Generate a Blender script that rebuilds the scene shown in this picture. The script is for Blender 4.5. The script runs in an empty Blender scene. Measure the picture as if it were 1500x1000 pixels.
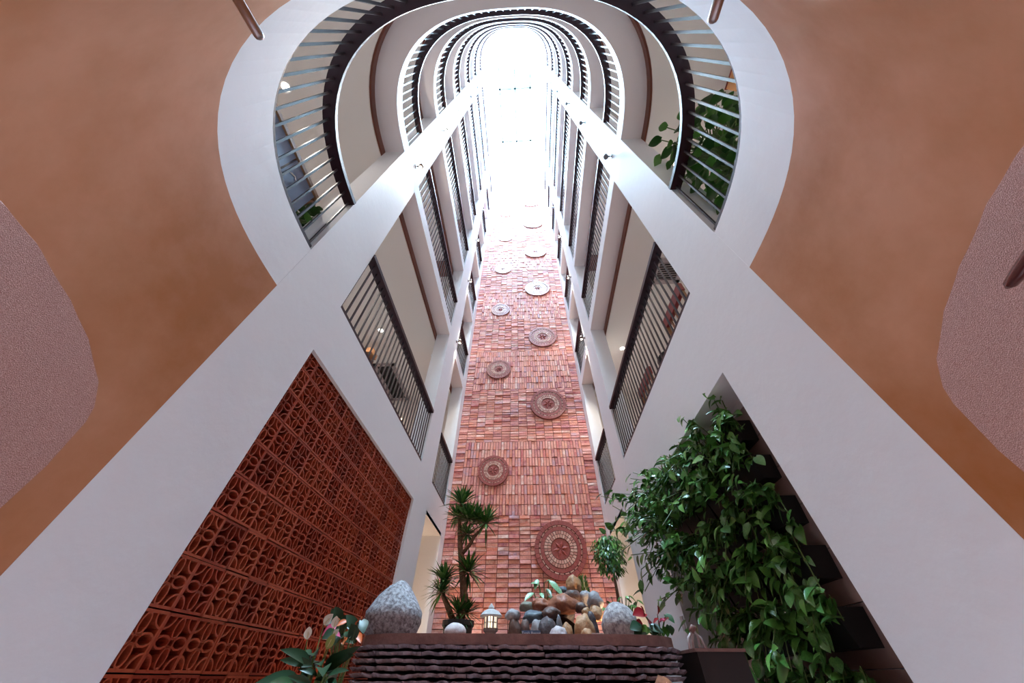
import bpy, math, random
from mathutils import Vector, Matrix, Quaternion, noise
random.seed(7)
PI = math.pi
C = bpy.context.scene.collection
sc = bpy.context.scene
S = 1.85          # metres per drawing unit (half-width of the atrium is about one unit)
HC = 0.75         # lens height above the ground floor, metres

# ------------------------------------------------------------------ camera, sky, exposure
F = 471.587
A_R = Vector((0.99834, -0.05602, 0.0077)); A_F = Vector((-0.03898888, 0.68831393, 0.72436441))
def cam_axes():
    pi_, ya, ro = math.radians(46.416), math.radians(-3.242), math.radians(0.613)
    r = Vector((1, 0, 0)); f = Vector((0, math.cos(pi_), math.sin(pi_))); u = Vector((0, -math.sin(pi_), math.cos(pi_)))
    c, s = math.cos(ro), math.sin(ro)
    r, u = c * r + s * u, -s * r + c * u
    Z = Matrix(((math.cos(ya), math.sin(ya), 0), (-math.sin(ya), math.cos(ya), 0), (0, 0, 1)))
    return Z @ r, Z @ u, Z @ f
CR, CU, CF = cam_axes()
cam = bpy.data.cameras.new('camera'); co = bpy.data.objects.new('camera', cam); C.objects.link(co)
cam.sensor_width = 36; cam.lens = F / 1500 * 36; cam.clip_start = 0.02; cam.clip_end = 200
m = Matrix((CR, CU, -CF)).transposed().to_4x4(); m.translation = Vector((0, 0, HC)); co.matrix_world = m
sc.camera = co

w = bpy.data.worlds.new('sky'); sc.world = w; w.use_nodes = True
bg = w.node_tree.nodes['Background']; bg.inputs[0].default_value = (0.60, 0.88, 1.15, 1); bg.inputs[1].default_value = 126.0
pl = bpy.data.lights.new('skylight_portal', 'AREA'); pl.shape = 'RECTANGLE'; pl.size = 1.95 * S; pl.size_y = 4.5 * S
pl.cycles.is_portal = True
po = bpy.data.objects.new('skylight_portal', pl); C.objects.link(po); po.location = (-.064 * S, 2.03 * S, 13.55 * S + HC)

vs = sc.view_settings
vs.view_transform = 'Standard'; vs.look = 'None'; vs.gamma = 1; vs.exposure = 0.0
try: vs.use_curve_mapping = False
except Exception: pass
cy = sc.cycles
cy.max_bounces = 14; cy.diffuse_bounces = 12; cy.glossy_bounces = 4; cy.transparent_max_bounces = 12
cy.sample_clamp_indirect = 0; cy.caustics_reflective = False; cy.caustics_refractive = False
cy.use_denoising = True

# ------------------------------------------------------------------ materials
def mat(name, col, rough=.6, spec=.4, var=None, vscale=6, bump=0, bscale=60, metal=0, rnd=None, emit=None, detail=4, stretch=None, trans=0, coat=0):
    m = bpy.data.materials.new(name); m.use_nodes = True
    nt = m.node_tree; b = nt.nodes['Principled BSDF']
    def sock(n, v):
        if n in b.inputs: b.inputs[n].default_value = v
    sock('Base Color', (*col, 1)); sock('Roughness', rough); sock('Specular IOR Level', spec); sock('Metallic', metal)
    if coat: sock('Coat Weight', coat); sock('Coat Roughness', .15)
    if emit: sock('Emission Color', (*emit[0], 1)); sock('Emission Strength', emit[1])
    L = nt.links.new; src = None
    tc = nt.nodes.new('ShaderNodeTexCoord'); vec = tc.outputs['Object']
    if stretch:
        mp = nt.nodes.new('ShaderNodeMapping'); mp.inputs['Scale'].default_value = stretch; L(vec, mp.inputs[0]); vec = mp.outputs[0]
    def mix(a, bcol, fac):
        x = nt.nodes.new('ShaderNodeMix'); x.data_type = 'RGBA'
        if hasattr(a, 'is_linked'): L(a, x.inputs[6])
        else: x.inputs[6].default_value = (*a, 1)
        if hasattr(bcol, 'is_linked'): L(bcol, x.inputs[7])
        else: x.inputs[7].default_value = (*bcol, 1)
        L(fac, x.inputs[0]); return x.outputs[2]
    if rnd:                                   # rnd = (source, [colours]) : one colour per object or per island
        if rnd[0] == 'object': r = nt.nodes.new('ShaderNodeObjectInfo').outputs['Random']
        else: r = nt.nodes.new('ShaderNodeNewGeometry').outputs['Random Per Island']
        cr = nt.nodes.new('ShaderNodeValToRGB'); cr.color_ramp.interpolation = 'CONSTANT'
        cols = rnd[1]; el = cr.color_ramp.elements
        while len(el) < len(cols): el.new(.5)
        for i, c in enumerate(cols): el[i].position = i / len(cols); el[i].color = (*c, 1)
        L(r, cr.inputs[0]); src = cr.outputs[0]
    if var:
        n = nt.nodes.new('ShaderNodeTexNoise'); n.inputs['Scale'].default_value = vscale; n.inputs['Detail'].default_value = detail; n.inputs['Roughness'].default_value = .6
        L(vec, n.inputs['Vector'])
        mr = nt.nodes.new('ShaderNodeMapRange'); mr.inputs[1].default_value = .36; mr.inputs[2].default_value = .66; L(n.outputs[0], mr.inputs[0])
        src = mix(src if src is not None else col, var, mr.outputs[0])
    if src is not None: L(src, b.inputs['Base Color'])
    if bump:
        n2 = nt.nodes.new('ShaderNodeTexNoise'); n2.inputs['Scale'].default_value = bscale; n2.inputs['Detail'].default_value = 5
        L(vec, n2.inputs['Vector'])
        bp = nt.nodes.new('ShaderNodeBump'); bp.inputs['Strength'].default_value = bump; bp.inputs['Distance'].default_value = .02
        L(n2.outputs[0], bp.inputs['Height']); L(bp.outputs[0], b.inputs['Normal'])
    return m
M = {}
M['white'] = mat('white_plaster', (.835, .85, .885), .55, .3, bump=.12, bscale=9)
M['soffit'] = mat('soffit_paint', (.84, .79, .79), .7, .2)
M['beige'] = mat('cream_paint', (.80, .76, .72), .7, .2)
M['orange'] = mat('ochre_plaster', (.41, .145, .042), .42, .35, var=(.58, .27, .15), vscale=1.3, bump=.06, bscale=5, detail=7)
M['pebble'] = mat('pebble_wash', (.46, .21, .17), .75, .3, var=(.72, .43, .37), vscale=330, bump=.6, bscale=300, detail=2)
M['trimwood'] = mat('brown_trim_wood', (.16, .045, .025), .45, .4)
M['rail'] = mat('dark_rail_paint', (.03, .008, .012), .4, .3)
M['bar'] = mat('dark_bar_paint', (.035, .024, .03), .35, .45)
M['steel'] = mat('brushed_steel', (.45, .40, .40), .3, .5, metal=1)
M['chrome'] = mat('chrome', (.7, .7, .72), .15, .5, metal=1)
M['maroonrail'] = mat('maroon_lacquer', (.10, .02, .018), .22, .6, coat=.5)
BR = [(0.71, 0.24, 0.16), (0.77, 0.34, 0.26), (0.57, 0.15, 0.15), (0.84, 0.48, 0.40), (0.71, 0.28, 0.24), (0.40, 0.12, 0.15), (0.80, 0.40, 0.32), (0.84, 0.63, 0.57), (0.64, 0.26, 0.24), (0.47, 0.17, 0.20), (0.80, 0.38, 0.26), (0.73, 0.27, 0.18), (0.54, 0.34, 0.40)]
M['brick_i'] = mat('brick_island', (.4, .1, .06), .6, .35, rnd=('island', BR), var=(.70, .31, .26), vscale=9, bump=.6, bscale=30)
M['brick_o'] = mat('brick_single', (.4, .1, .06), .6, .35, rnd=('object', BR), var=(.70, .31, .26), vscale=9, bump=.6, bscale=30)
M['mortar'] = mat('brick_bed', (.16, .06, .05), .9, .1)
M['maroon'] = mat('maroon_tile', (.28, .06, .055), .34, .7, var=(.34, .085, .075), vscale=12)
M['paletile'] = mat('pale_mosaic', (.62, .42, .34), .4, .5, rnd=('island', [(.60, .32, .26), (.66, .42, .35), (.48, .22, .18), (.60, .36, .30)]))
M['block'] = mat('terracotta_block', (.36, .065, .03), .28, .5, rnd=('object', [(.36, .06, .028), (.42, .085, .038), (.30, .05, .026), (.39, .07, .03)]), bump=.15, bscale=30)
M['void'] = mat('unlit_room_dark', (.02, .01, .01), .9, .05)  # near-black colour stands in for the unlit dark behind the screen
M['slate'] = mat('slate', (.05, .035, .04), .38, .5, rnd=('object', [(.20, .14, .16), (.26, .18, .19), (.15, .11, .13), (.30, .20, .19), (.22, .17, .19)]), var=(.34, .27, .30), vscale=14, bump=.5, bscale=40)
M['slatebed'] = mat('slate_bed', (.012, .008, .009), .9, .1)
M['cap'] = mat('brown_stone_cap', (.26, .14, .12), .5, .4, var=(.17, .085, .075), vscale=9, bump=.3, bscale=30)
M['floor'] = mat('pale_pink_floor_tile', (.66, .46, .42), .4, .4, var=(.60, .40, .36), vscale=3)  # unseen floor, coloured pale pink for the light it bounces up
M['taupe'] = mat('taupe_tile', (.42, .30, .27), .4, .4, var=(.36, .24, .22), vscale=3, stretch=(1, 1, .4), rnd=('object', [(.42, .30, .27), (.38, .27, .24), (.45, .33, .29)]))
M['black'] = mat('black_plastic', (.012, .011, .011), .45, .4)
GL = [(.05, .15, .024), (.07, .21, .03), (.03, .10, .02), (.10, .27, .04), (.04, .13, .04), (.15, .34, .07), (.03, .09, .02)]
M['leaf'] = mat('pothos_leaf', (.05, .15, .02), .28, .5, rnd=('object', GL), var=(.09, .24, .05), vscale=12)
M['leaf_i'] = mat('small_leaf', (.05, .13, .02), .35, .5, rnd=('island', GL))
M['bigleaf'] = mat('broad_leaf', (.07, .22, .03), .3, .5, rnd=('object', [(.035, .13, .02), (.07, .23, .03), (.02, .08, .014), (.11, .32, .05), (.04, .15, .02)]))
M['lily'] = mat('lily_leaf', (.04, .10, .03), .42, .5, rnd=('object', [(.015, .05, .018), (.028, .08, .025), (.02, .065, .028)]))
M['paleleaf'] = mat('pale_leaf', (.30, .50, .30), .35, .5, var=(.16, .36, .14), vscale=14)
M['yucca'] = mat('yucca_blade', (.05, .15, .03), .35, .5, rnd=('island', [(.04, .13, .03), (.08, .20, .04), (.03, .10, .025), (.13, .24, .06)]))
M['stem'] = mat('green_stem', (.09, .15, .04), .5, .4)
M['bark'] = mat('brown_bark', (.16, .085, .05), .8, .2, var=(.24, .14, .09), vscale=20, bump=.6, bscale=30)
M['spathe'] = mat('white_spathe', (.82, .80, .70), .4, .4)
M['gspathe'] = mat('green_spathe', (.30, .42, .10), .4, .4, var=(.38, .34, .12), vscale=9)
M['spadix'] = mat('cream_spadix', (.70, .62, .35), .6, .3)
M['redflower'] = mat('red_spathe', (.30, .012, .02), .3, .5)
M['pinkflower'] = mat('pink_petal', (.70, .12, .25), .4, .4)
M['orangebract'] = mat('orange_bract', (.75, .17, .05), .4, .4)
M['granite'] = mat('speckled_granite', (.50, .51, .55), .7, .3, var=(.13, .11, .12), vscale=48, bump=.5, bscale=30, detail=8)
M['granite2'] = mat('speckled_granite_fine', (.62, .60, .60), .6, .3, var=(.20, .17, .19), vscale=34, bump=.4, bscale=40, detail=8)
M['whitestone'] = mat('pale_stone', (.70, .64, .64), .7, .3, var=(.48, .40, .42), vscale=18, bump=.3, bscale=30)
M['concrete'] = mat('pale_concrete', (.60, .60, .60), .7, .3, var=(.48, .47, .47), vscale=14)
M['concrete2'] = mat('grey_brown_concrete', (.30, .26, .24), .8, .2)
M['lampglow'] = mat('lantern_glow', (.9, .8, .6), .5, .3, emit=((1, .80, .52), 3))
M['bulb'] = mat('lamp_lens', (.9, .85, .75), .4, .3, emit=((1, .86, .66), 26))
M['bronze'] = mat('bronze_lamp', (.20, .12, .09), .35, .5, metal=.8)
M['nickel'] = mat('grey_lamp', (.22, .22, .24), .35, .5, metal=.6)
M['slateblue'] = mat('slate_blue_fabric', (.22, .26, .38), .5, .4)
M['wood'] = mat('honey_wood', (.34, .17, .08), .45, .4, var=(.26, .12, .055), vscale=8, stretch=(1, 6, 1))
M['redwood'] = mat('red_stained_wood', (.24, .03, .025), .4, .4)
M['duct'] = mat('mauve_grille_frame', (.45, .38, .38), .6, .3)
M['orangepaper'] = mat('orange_paper', (.72, .36, .16), .7, .2)
M['letters'] = mat('white_letter', (.85, .88, .92), .4, .4)
M['signface'] = mat('slate_blue_sign', (.10, .14, .22), .4, .4)
M['mullion'] = mat('grey_mullion', (.10, .13, .14), .5, .3)
M['terracotta'] = mat('terracotta_pot', (.40, .16, .09), .7, .2)
M['soil'] = mat('potting_soil', (.03, .02, .015), .95, .05)
M['fibre'] = mat('orange_brown_coral_stone', (.36, .14, .07), .8, .2, var=(.20, .07, .04), vscale=20, bump=.8, bscale=30)
M['pot'] = mat('dark_pot', (.025, .018, .018), .4, .4)
g = bpy.data.materials.new('skylight_glass'); g.use_nodes = True; nt = g.node_tree; nt.nodes.clear()
o_ = nt.nodes.new('ShaderNodeOutputMaterial'); mx = nt.nodes.new('ShaderNodeMixShader'); tr = nt.nodes.new('ShaderNodeBsdfTransparent'); gl = nt.nodes.new('ShaderNodeBsdfGlossy')
tr.inputs[0].default_value = (.95, .98, .98, 1); gl.inputs['Roughness'].default_value = .05; mx.inputs[0].default_value = .06
nt.links.new(tr.outputs[0], mx.inputs[1]); nt.links.new(gl.outputs[0], mx.inputs[2]); nt.links.new(mx.outputs[0], o_.inputs[0])
M['glass'] = g

# ------------------------------------------------------------------ helpers
WLOC = {}
def wl(o): return WLOC.get(o.name, Vector((0, 0, 0)))
def U(x, y, z): return Vector((x * S, y * S, z * S + HC))
def spot(px, py, Y):
    d = CR * ((px - 750) / F) + CU * ((500 - py) / F) + CF
    return d * (Y / d.y)                       # drawing units, lens at the origin
class MB:
    def __init__(s): s.v = []; s.f = []
    def add(s, vs, fs):
        n = len(s.v); s.v += [Vector(q) for q in vs]; s.f += [tuple(i + n for i in f) for f in fs]; return s
    def box(s, a, b):
        (x0, y0, z0), (x1, y1, z1) = a, b
        return s.add([(x0,y0,z0),(x1,y0,z0),(x1,y1,z0),(x0,y1,z0),(x0,y0,z1),(x1,y0,z1),(x1,y1,z1),(x0,y1,z1)],
                     [(0,3,2,1),(4,5,6,7),(0,1,5,4),(1,2,6,5),(2,3,7,6),(3,0,4,7)])
    def bar(s, p, q, wx, wz, up=(0, 0, 1)):
        p, q = Vector(p), Vector(q); d = (q - p).normalized(); up = Vector(up)
        if abs(d.dot(up)) > .95: up = Vector((1, 0, 0))
        sd = d.cross(up).normalized() * wx / 2; u2 = sd.normalized().cross(d) * wz / 2
        vs = [e + a * sd + b * u2 for e in (p, q) for a, b in ((-1,-1),(1,-1),(1,1),(-1,1))]
        return s.add(vs, [(0,1,2,3),(7,6,5,4),(0,4,5,1),(1,5,6,2),(2,6,7,3),(3,7,4,0)])
    def tube(s, pts, r, n=7, close=True):
        pts = [Vector(p) for p in pts]; rs = r if isinstance(r, (list, tuple)) else [r] * len(pts)
        rows = []; prev = None
        for i, p in enumerate(pts):
            d = (pts[min(i + 1, len(pts) - 1)] - pts[max(i - 1, 0)]).normalized()
            if prev is None:
                a = Vector((0, 0, 1)) if abs(d.z) < .9 else Vector((1, 0, 0)); prev = d.cross(a).normalized()
            prev = (prev - d * prev.dot(d)).normalized(); b = d.cross(prev)
            rows.append([p + (prev * math.cos(2 * PI * k / n) + b * math.sin(2 * PI * k / n)) * rs[i] for k in range(n)])
        base = len(s.v)
        for row in rows: s.v += row
        for i in range(len(rows) - 1):
            for k in range(n):
                s.f.append((base + i*n + k, base + i*n + (k+1) % n, base + (i+1)*n + (k+1) % n, base + (i+1)*n + k))
        if close:
            s.f.append(tuple(base + k for k in reversed(range(n)))); s.f.append(tuple(base + (len(rows)-1)*n + k for k in range(n)))
        return s
    def lathe(s, prof, c, n=20):
        c = Vector(c); base = len(s.v)
        for r, z in prof:
            for k in range(n): s.v.append(c + Vector((r * math.cos(2*PI*k/n), r * math.sin(2*PI*k/n), z)))
        for i in range(len(prof) - 1):
            for k in range(n):
                s.f.append((base + i*n + k, base + i*n + (k+1) % n, base + (i+1)*n + (k+1) % n, base + (i+1)*n + k))
        s.f.append(tuple(base + k for k in reversed(range(n)))); s.f.append(tuple(base + (len(prof)-1)*n + k for k in range(n)))
        return s
    def grid(s, rows):
        base = len(s.v); n = len(rows[0])
        for r in rows: s.v += [Vector(p) for p in r]
        for i in range(len(rows) - 1):
            for k in range(n - 1):
                s.f.append((base + i*n + k, base + i*n + k + 1, base + (i+1)*n + k + 1, base + (i+1)*n + k))
        return s
    def data(s, name, m, origin=(0, 0, 0), smooth=False):
        me = bpy.data.meshes.new(name); o = Vector(origin)
        me.from_pydata([v - o for v in s.v], [], s.f)
        if m: me.materials.append(m)
        if smooth: me.polygons.foreach_set('use_smooth', [True] * len(me.polygons))
        me.update(); return me
    def build(s, name, m, parent=None, smooth=False, origin=None, **kw):
        if origin is None:
            if parent is not None: origin = wl(parent)
            else:
                xs = [v.x for v in s.v]; ys = [v.y for v in s.v]; zs = [v.z for v in s.v]
                origin = Vector(((min(xs)+max(xs))/2, (min(ys)+max(ys))/2, min(zs)))
        return link(name, s.data(name, m, origin, smooth), origin, parent, **kw)
def link(name, me, at, parent=None, rot=None, scale=None, **kw):
    """one object; `at` is a place in the world, parents are never rotated"""
    o = bpy.data.objects.new(name, me); C.objects.link(o); at = Vector(at)
    if parent is not None: o.parent = parent; o.location = at - wl(parent)
    else: o.location = at
    if rot is not None: o.rotation_mode = 'QUATERNION'; o.rotation_quaternion = rot
    if scale is not None: o.scale = scale if hasattr(scale, '__len__') else (scale,) * 3
    WLOC[o.name] = at
    tag(o, **kw); return o
def tag(o, label=None, cat=None, group=None, kind=None):
    if label: o['label'] = label
    if cat: o['category'] = cat
    if group: o['group'] = group
    if kind: o['kind'] = kind
    return o
def thing(name, at, label, cat, group=None): return link(name, None, at, label=label, cat=cat, group=group)
def struct(mb, name, m, **kw): return mb.build(name, m, kind='structure', **kw)
def ub(mb, x0, y0, z0, x1, y1, z1): a, b = U(x0, y0, z0), U(x1, y1, z1); return mb.box(a, b)
def axes_rot(d, n):
    """quaternion taking +X to d and +Z near n"""
    d = Vector(d).normalized(); n = Vector(n); y = n.cross(d)
    if y.length < 1e-4: y = Vector((0, 1, 0)).cross(d)
    y.normalize(); n = d.cross(y)
    return Matrix((d, y, n)).transposed().to_quaternion()
def rv(a=1): return Vector((random.uniform(-a, a), random.uniform(-a, a), random.uniform(-a, a)))
def lamp(name, kind, at, power, col, parent, size=.05, spot_deg=None, aim=None, blend=.6):
    l = bpy.data.lights.new(name, kind); l.energy = power; l.color = col
    if kind in ('POINT', 'SPOT'): l.shadow_soft_size = size
    if kind == 'SPOT': l.spot_size = math.radians(spot_deg); l.spot_blend = blend
    o = bpy.data.objects.new(name, l); C.objects.link(o); at = Vector(at)
    if parent is not None: o.parent = parent; o.location = at - wl(parent)
    else: o.location = at
    if aim is not None: o.rotation_mode = 'QUATERNION'; o.rotation_quaternion = Vector(aim).to_track_quat('-Z', 'Y')
    return o

# ------------------------------------------------------------------ plan of the atrium: two straight sides and a rounded end
XL, XR, YC, YB, ZF = -1.0, 0.872, .69, 4.2, -HC / S
CX, AX, BY, NN = -.064, .936, .826, 2.65
def arc(th, d=0):
    c, s = math.cos(th), math.sin(th)
    r = (abs(c / AX) ** NN + abs(s / BY) ** NN) ** (-1 / NN)
    x, y = r * c, r * s
    nx = math.copysign(abs(x / AX) ** (NN - 1) / AX, x); ny = abs(y / BY) ** (NN - 1) / BY
    l = math.hypot(nx, ny)
    return CX + x + nx / l * d, YC - y - ny / l * d
ARC = [PI * (1 - k / 60) for k in range(61)]            # left side round to the right side
def path(d=0, y0=YB):
    L = [(XL - d, y0), (XL - d, 2.0)]
    return L + [arc(t, d) for t in ARC] + [(XR + d, 2.0), (XR + d, y0)]
FLOORS = [1.40, 3.35, 4.955, 6.57, 8.19, 9.80, 11.41]    # walking surface of each gallery
TH = [.30] + [.165] * 6
WID = 1.6                                                # gallery depth
ROOF = 12.95

# ---- ground floor, curved ochre wall, pebble dado
struct(ub(MB(), -3, -1.6, ZF - .1, 3, 4.6, ZF), 'floor', M['floor'])
mb = MB(); pts = [arc(t) for t in ARC]
mb.grid([[U(x, y, z) for x, y in pts] for z in (ZF, .3, .7, 1.10)])
struct(mb, 'wall_front', M['orange'], smooth=True)
mb = MB(); EDGE = [(.0, .30), (.004, .36), (.018, .42), (.06, .472), (.15, .525), (.24, .553), (.36, .566), (.45, .552), (.6, .50), (.8, .42), (1.0, .36), (1.6, .30)]
def dado_top(t):
    for (a, b), (c, e) in zip(EDGE, EDGE[1:]):
        if t <= c: return b + (e - b) * (t - a) / (c - a)
    return .30
line = [(XL, .59 - k * 0) for k in range(1)]
fine = [PI * (1 - k / 240) for k in range(241)]
dense = [p for p in [arc(t) for t in fine] if p[1] < .592]
nrm = []
acc = [0]
for a, b in zip(dense, dense[1:]): acc.append(acc[-1] + math.hypot(a[0] - b[0], a[1] - b[1]))
dn = [arc(t, -.012) for t in fine if arc(t)[1] < .592]
tops = [dado_top(min(s_, acc[-1] - s_)) for s_ in acc]
mb.grid([[U(x, y, ZF) for x, y in dn], [U(x, y, z - .006) for (x, y), z in zip(dn, tops)], [U(x * .3 + p[0] * .7, y * .3 + p[1] * .7, z) for (x, y), p, z in zip(dn, dense, tops)], [U(x, y, z) for (x, y), z in zip(dense, tops)]])
for k in (0, -1):
    mb.grid([[U(*dn[k], ZF), U(*dn[k], tops[k])], [U(*dense[k], ZF), U(*dense[k], tops[k])]])
struct(mb, 'trim_1', M['pebble'])

# ---- side walls: columns at full height, ground-floor infill around screen and plant recess
COLD = .17
def side(name, xs, sg, cols, extra):
    mb = MB()
    for y0, y1 in cols: ub(mb, *sorted_box(xs - sg * .0006, xs + sg * COLD, y0, y1, ZF, 13.3))
    for (a, b, y0, y1, z0, z1) in extra: ub(mb, *sorted_box(xs + sg * a, xs + sg * b, y0, y1, z0, z1))
    return struct(mb, name, M['white'])
def sorted_box(xa, xb, y0, y1, z0, z1): return min(xa, xb), y0, z0, max(xa, xb), y1, z1
LCOLS = [(.69, 1.03), (2.86, 3.30), (4.0, 4.2)]; RCOLS = [(.69, 1.02), (2.86, 3.28), (4.0, 4.2)]
side('wall_left', XL, -1, LCOLS, [(-.0006, .02, 1.03, 2.86, 1.072, 1.10), (.02, .17, 1.03, 2.86, 1.102, 1.12),
     (0, .55, 3.30, 4.0, 1.098, 1.13), (.17, .55, 3.2, 4.2, 1.13, 1.2), (.5, .55, 3.2, 4.2, ZF, 1.2), (.17, .5, 3.25, 3.30, ZF, 1.2), (.17, .5, 4.0, 4.05, ZF, 1.2)])
side('wall_right', XR, 1, RCOLS, [(-.0006, .17, 1.02, 1.125, ZF, 1.10), (-.0006, .17, 2.48, 2.86, ZF, 1.10), (-.0006, .17, 1.125, 2.48, .945, 1.10),
     (0, .55, 3.28, 4.0, 1.098, 1.13), (.17, .55, 3.2, 4.2, 1.13, 1.2), (.5, .55, 3.2, 4.2, ZF, 1.2), (.17, .5, 3.23, 3.28, ZF, 1.2), (.17, .5, 4.0, 4.05, ZF, 1.2), (.16, .2, 1.1, 2.5, ZF, .95)])
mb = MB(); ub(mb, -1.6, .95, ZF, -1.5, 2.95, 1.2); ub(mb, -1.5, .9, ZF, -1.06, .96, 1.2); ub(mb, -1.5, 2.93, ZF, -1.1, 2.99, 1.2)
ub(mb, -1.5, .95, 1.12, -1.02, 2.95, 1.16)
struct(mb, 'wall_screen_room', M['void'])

# ---- gallery slabs: white edge, soffit band, wooden trim, dropped cream ceiling, outer wall
def sweep(mb, prof, y0=YB):
    mb.grid([[U(*p, z) for p in path(d, y0)] for d, z in prof]); return mb
for k, (zt, th) in enumerate(zip(FLOORS, TH)):
    zb = zt - th
    mb = MB(); sweep(mb, [(WID, zt), (0, zt), (0, zb)])
    if k: pass
    else: sweep(mb, [(0, zb), (.17, zb), (.17, zb + .02)])
    struct(mb, 'floor_slab', M['white'])
    if k:
        mb = MB(); sweep(mb, [(0, zb), (.175, zb)]); struct(mb, 'ceiling_edge', M['soffit'])
        mb = MB(); sweep(mb, [(.17, zb), (.17, zb - .085), (.195, zb - .085), (.195, zb)]); struct(mb, 'trim_%d' % (k + 1), M['trimwood'])
        mb = MB(); sweep(mb, [(.185, zb - .07), (.185, zb - .10), (.20, zb - .10), (WID, zb - .10)]); struct(mb, 'ceiling', M['beige'])
    nxt = FLOORS[k + 1] - TH[k + 1] if k + 1 < len(FLOORS) else ROOF
    mb = MB(); sweep(mb, [(WID, zt), (WID, nxt)]); struct(mb, 'wall_gallery', M['beige'])
mb = MB(); sweep(mb, [(WID, ROOF), (0, ROOF), (0, 13.35), (WID, 13.35)]); struct(mb, 'ceiling_roof', M['soffit'])
# wooden cross beams in the galleries behind the columns
tn = 9
for zt, th in list(zip(FLOORS, TH))[2:5]:
    zb = zt - th - .10
    for sg, xs in ((-1, XL), (1, XR)):
        for y0, y1 in ((.80, .95), (2.60, 2.80)):
            mb = MB(); ub(mb, *sorted_box(xs + sg * .2, xs + sg * .75, y0, y1, zb - .16, zb)); struct(mb, 'trim_%d' % tn, M['trimwood']); tn += 1

# ------------------------------------------------------------------ back wall of split bricks with round medallions
mb = MB(); ub(mb, -2.9, YB, ZF, 2.8, YB + .15, 13.4)
wb = struct(mb, 'wall_back', M['mortar'], origin=U(0, YB, ZF))
mb = MB(); ub(mb, -2.9, YB - .012, 1.1, XL - .005, YB, 13.2); ub(mb, XR + .005, YB - .012, 1.1, 2.8, YB, 13.2)
struct(mb, 'wall_gallery_end', M['beige'])
MEDS = [(.331, 1.009, .290), (-.466, 1.918, .205), (.335, 2.958, .275), (-.462, 3.707, .21), (.342, 4.489, .262), (-.485, 5.373, .195), (.325, 6.10, .275),
        (-.475, 7.01, .205), (.36, 7.80, .285), (-.46, 8.70, .21), (.36, 9.55, .285), (-.46, 10.4, .21), (.36, 11.2, .28), (-.46, 12.0, .21)]
BANDS = [ZF, 1.367, 2.34, 3.28, 4.14, 5.08, 6.0, 6.95, 7.9, 8.85, 9.8, 10.75, 11.7, 13.4]
def brick_list():
    out = []; W15 = (XR - XL) / 15; rh = .0415
    for bi, (z0, z1) in enumerate(zip(BANDS, BANDS[1:])):
        if bi % 2 == 0:
            n = round((z1 - z0) / rh); h = (z1 - z0) / n
            for r in range(n):
                for c in range(15): out.append((XL + c * W15, z0 + r * h, W15, h))
        else:
            n = round((z1 - z0) / rh); h = (z1 - z0) / n
            for r in range(n): out.append((XL, z0 + r * h, W15, h)); out.append((XR - W15, z0 + r * h, W15, h))
            nr = round((z1 - z0) / .122); hh = (z1 - z0) / nr; nc = 42; ww = (XR - XL - 2 * W15) / nc
            for r in range(nr):
                for c in range(nc): out.append((XL + W15 + c * ww, z0 + r * hh, ww, hh))
    return out
bl = [b for b in brick_list() if not any(math.hypot(b[0] + b[2] / 2 - mx_, b[1] + b[3] / 2 - mz) < mr - .05 for mx_, mz, mr in MEDS)]
bl.sort(key=lambda b: (b[1] < .1, b[1]))
def brick_mesh(w_, h_, t):
    b_ = .0025; mb = MB(); f = [(b_, 0, b_), (w_ - b_, 0, b_), (w_ - b_, 0, h_ - b_), (b_, 0, h_ - b_)]
    j = [random.uniform(-.004, .004) for _ in range(4)]
    front = [(x + (.003 if i in (0, 3) else -.003), -t + j[i], z + (.002 if i < 2 else -.002)) for i, (x, y, z) in enumerate(f)]
    mid = [(x, -t * .75, z) for x, y, z in f]
    vs = [Vector(p) * S for p in f + mid + front]
    fs = [(8, 9, 10, 11)]
    for a in (0, 4):
        for i in range(4): fs.append((a + i, a + (i + 1) % 4, a + 4 + (i + 1) % 4, a + 4 + i))
    return mb.add(vs, fs)
shared = {}
rest = MB()
for i, (x, z, w_, h_) in enumerate(bl):
    t = random.choice((.006, .009, .011, .014, .019))
    if i < 290:
        key = (round(w_, 3), round(h_, 3), t)
        if key not in shared: shared[key] = brick_mesh(w_, h_, t).data('brick', M['brick_o'])
        link('brick', shared[key], U(x, YB, z), wb)
    else:
        b_ = brick_mesh(w_, h_, t); o = U(x, YB, z); rest.add([v + o for v in b_.v], b_.f)
rest.build('brick_field', M['brick_i'], wb, kind='stuff')
# one medallion of radius 1: base disc, segmented rims, two rings of mosaic, petal star
def ring_tiles(mb, r0, r1, n, t0, t1, gap=.04, seg=1, off=0):
    for k in range(n):
        a0 = 2 * PI * (k + off) / n; a1 = a0 + 2 * PI / n * (1 - gap)
        q = [(r * math.cos(a), r * math.sin(a)) for r, a in ((r0, a0), (r1, a0), (r1, a1), (r0, a1))]
        mb.add([(x, -t0, z) for x, z in q] + [(x * .998, -t1, z * .998) for x, z in q], [(7, 6, 5, 4), (0, 1, 5, 4), (1, 2, 6, 5), (2, 3, 7, 6), (3, 0, 4, 7)])
    return mb
mb = MB(); n = 48; mb.add([(math.cos(2*PI*k/n), -.07, math.sin(2*PI*k/n)) for k in range(n)] + [(math.cos(2*PI*k/n), 0, math.sin(2*PI*k/n)) for k in range(n)],
   [tuple(range(n))] + [(k, (k+1) % n, n + (k+1) % n, n + k) for k in range(n)])
me_base = mb.data('medallion', M['mortar'])
me_rim = ring_tiles(ring_tiles(MB(),   .84, 1.0, 36, .07, .13, .05), .64, .77, 36, .07, .12, .03).data('maroon_rim', M['maroon'])
me_dash = ring_tiles(MB(), .785, .825, 26, .07, .12, .25).data('pale_dash', M['paletile'])
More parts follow.
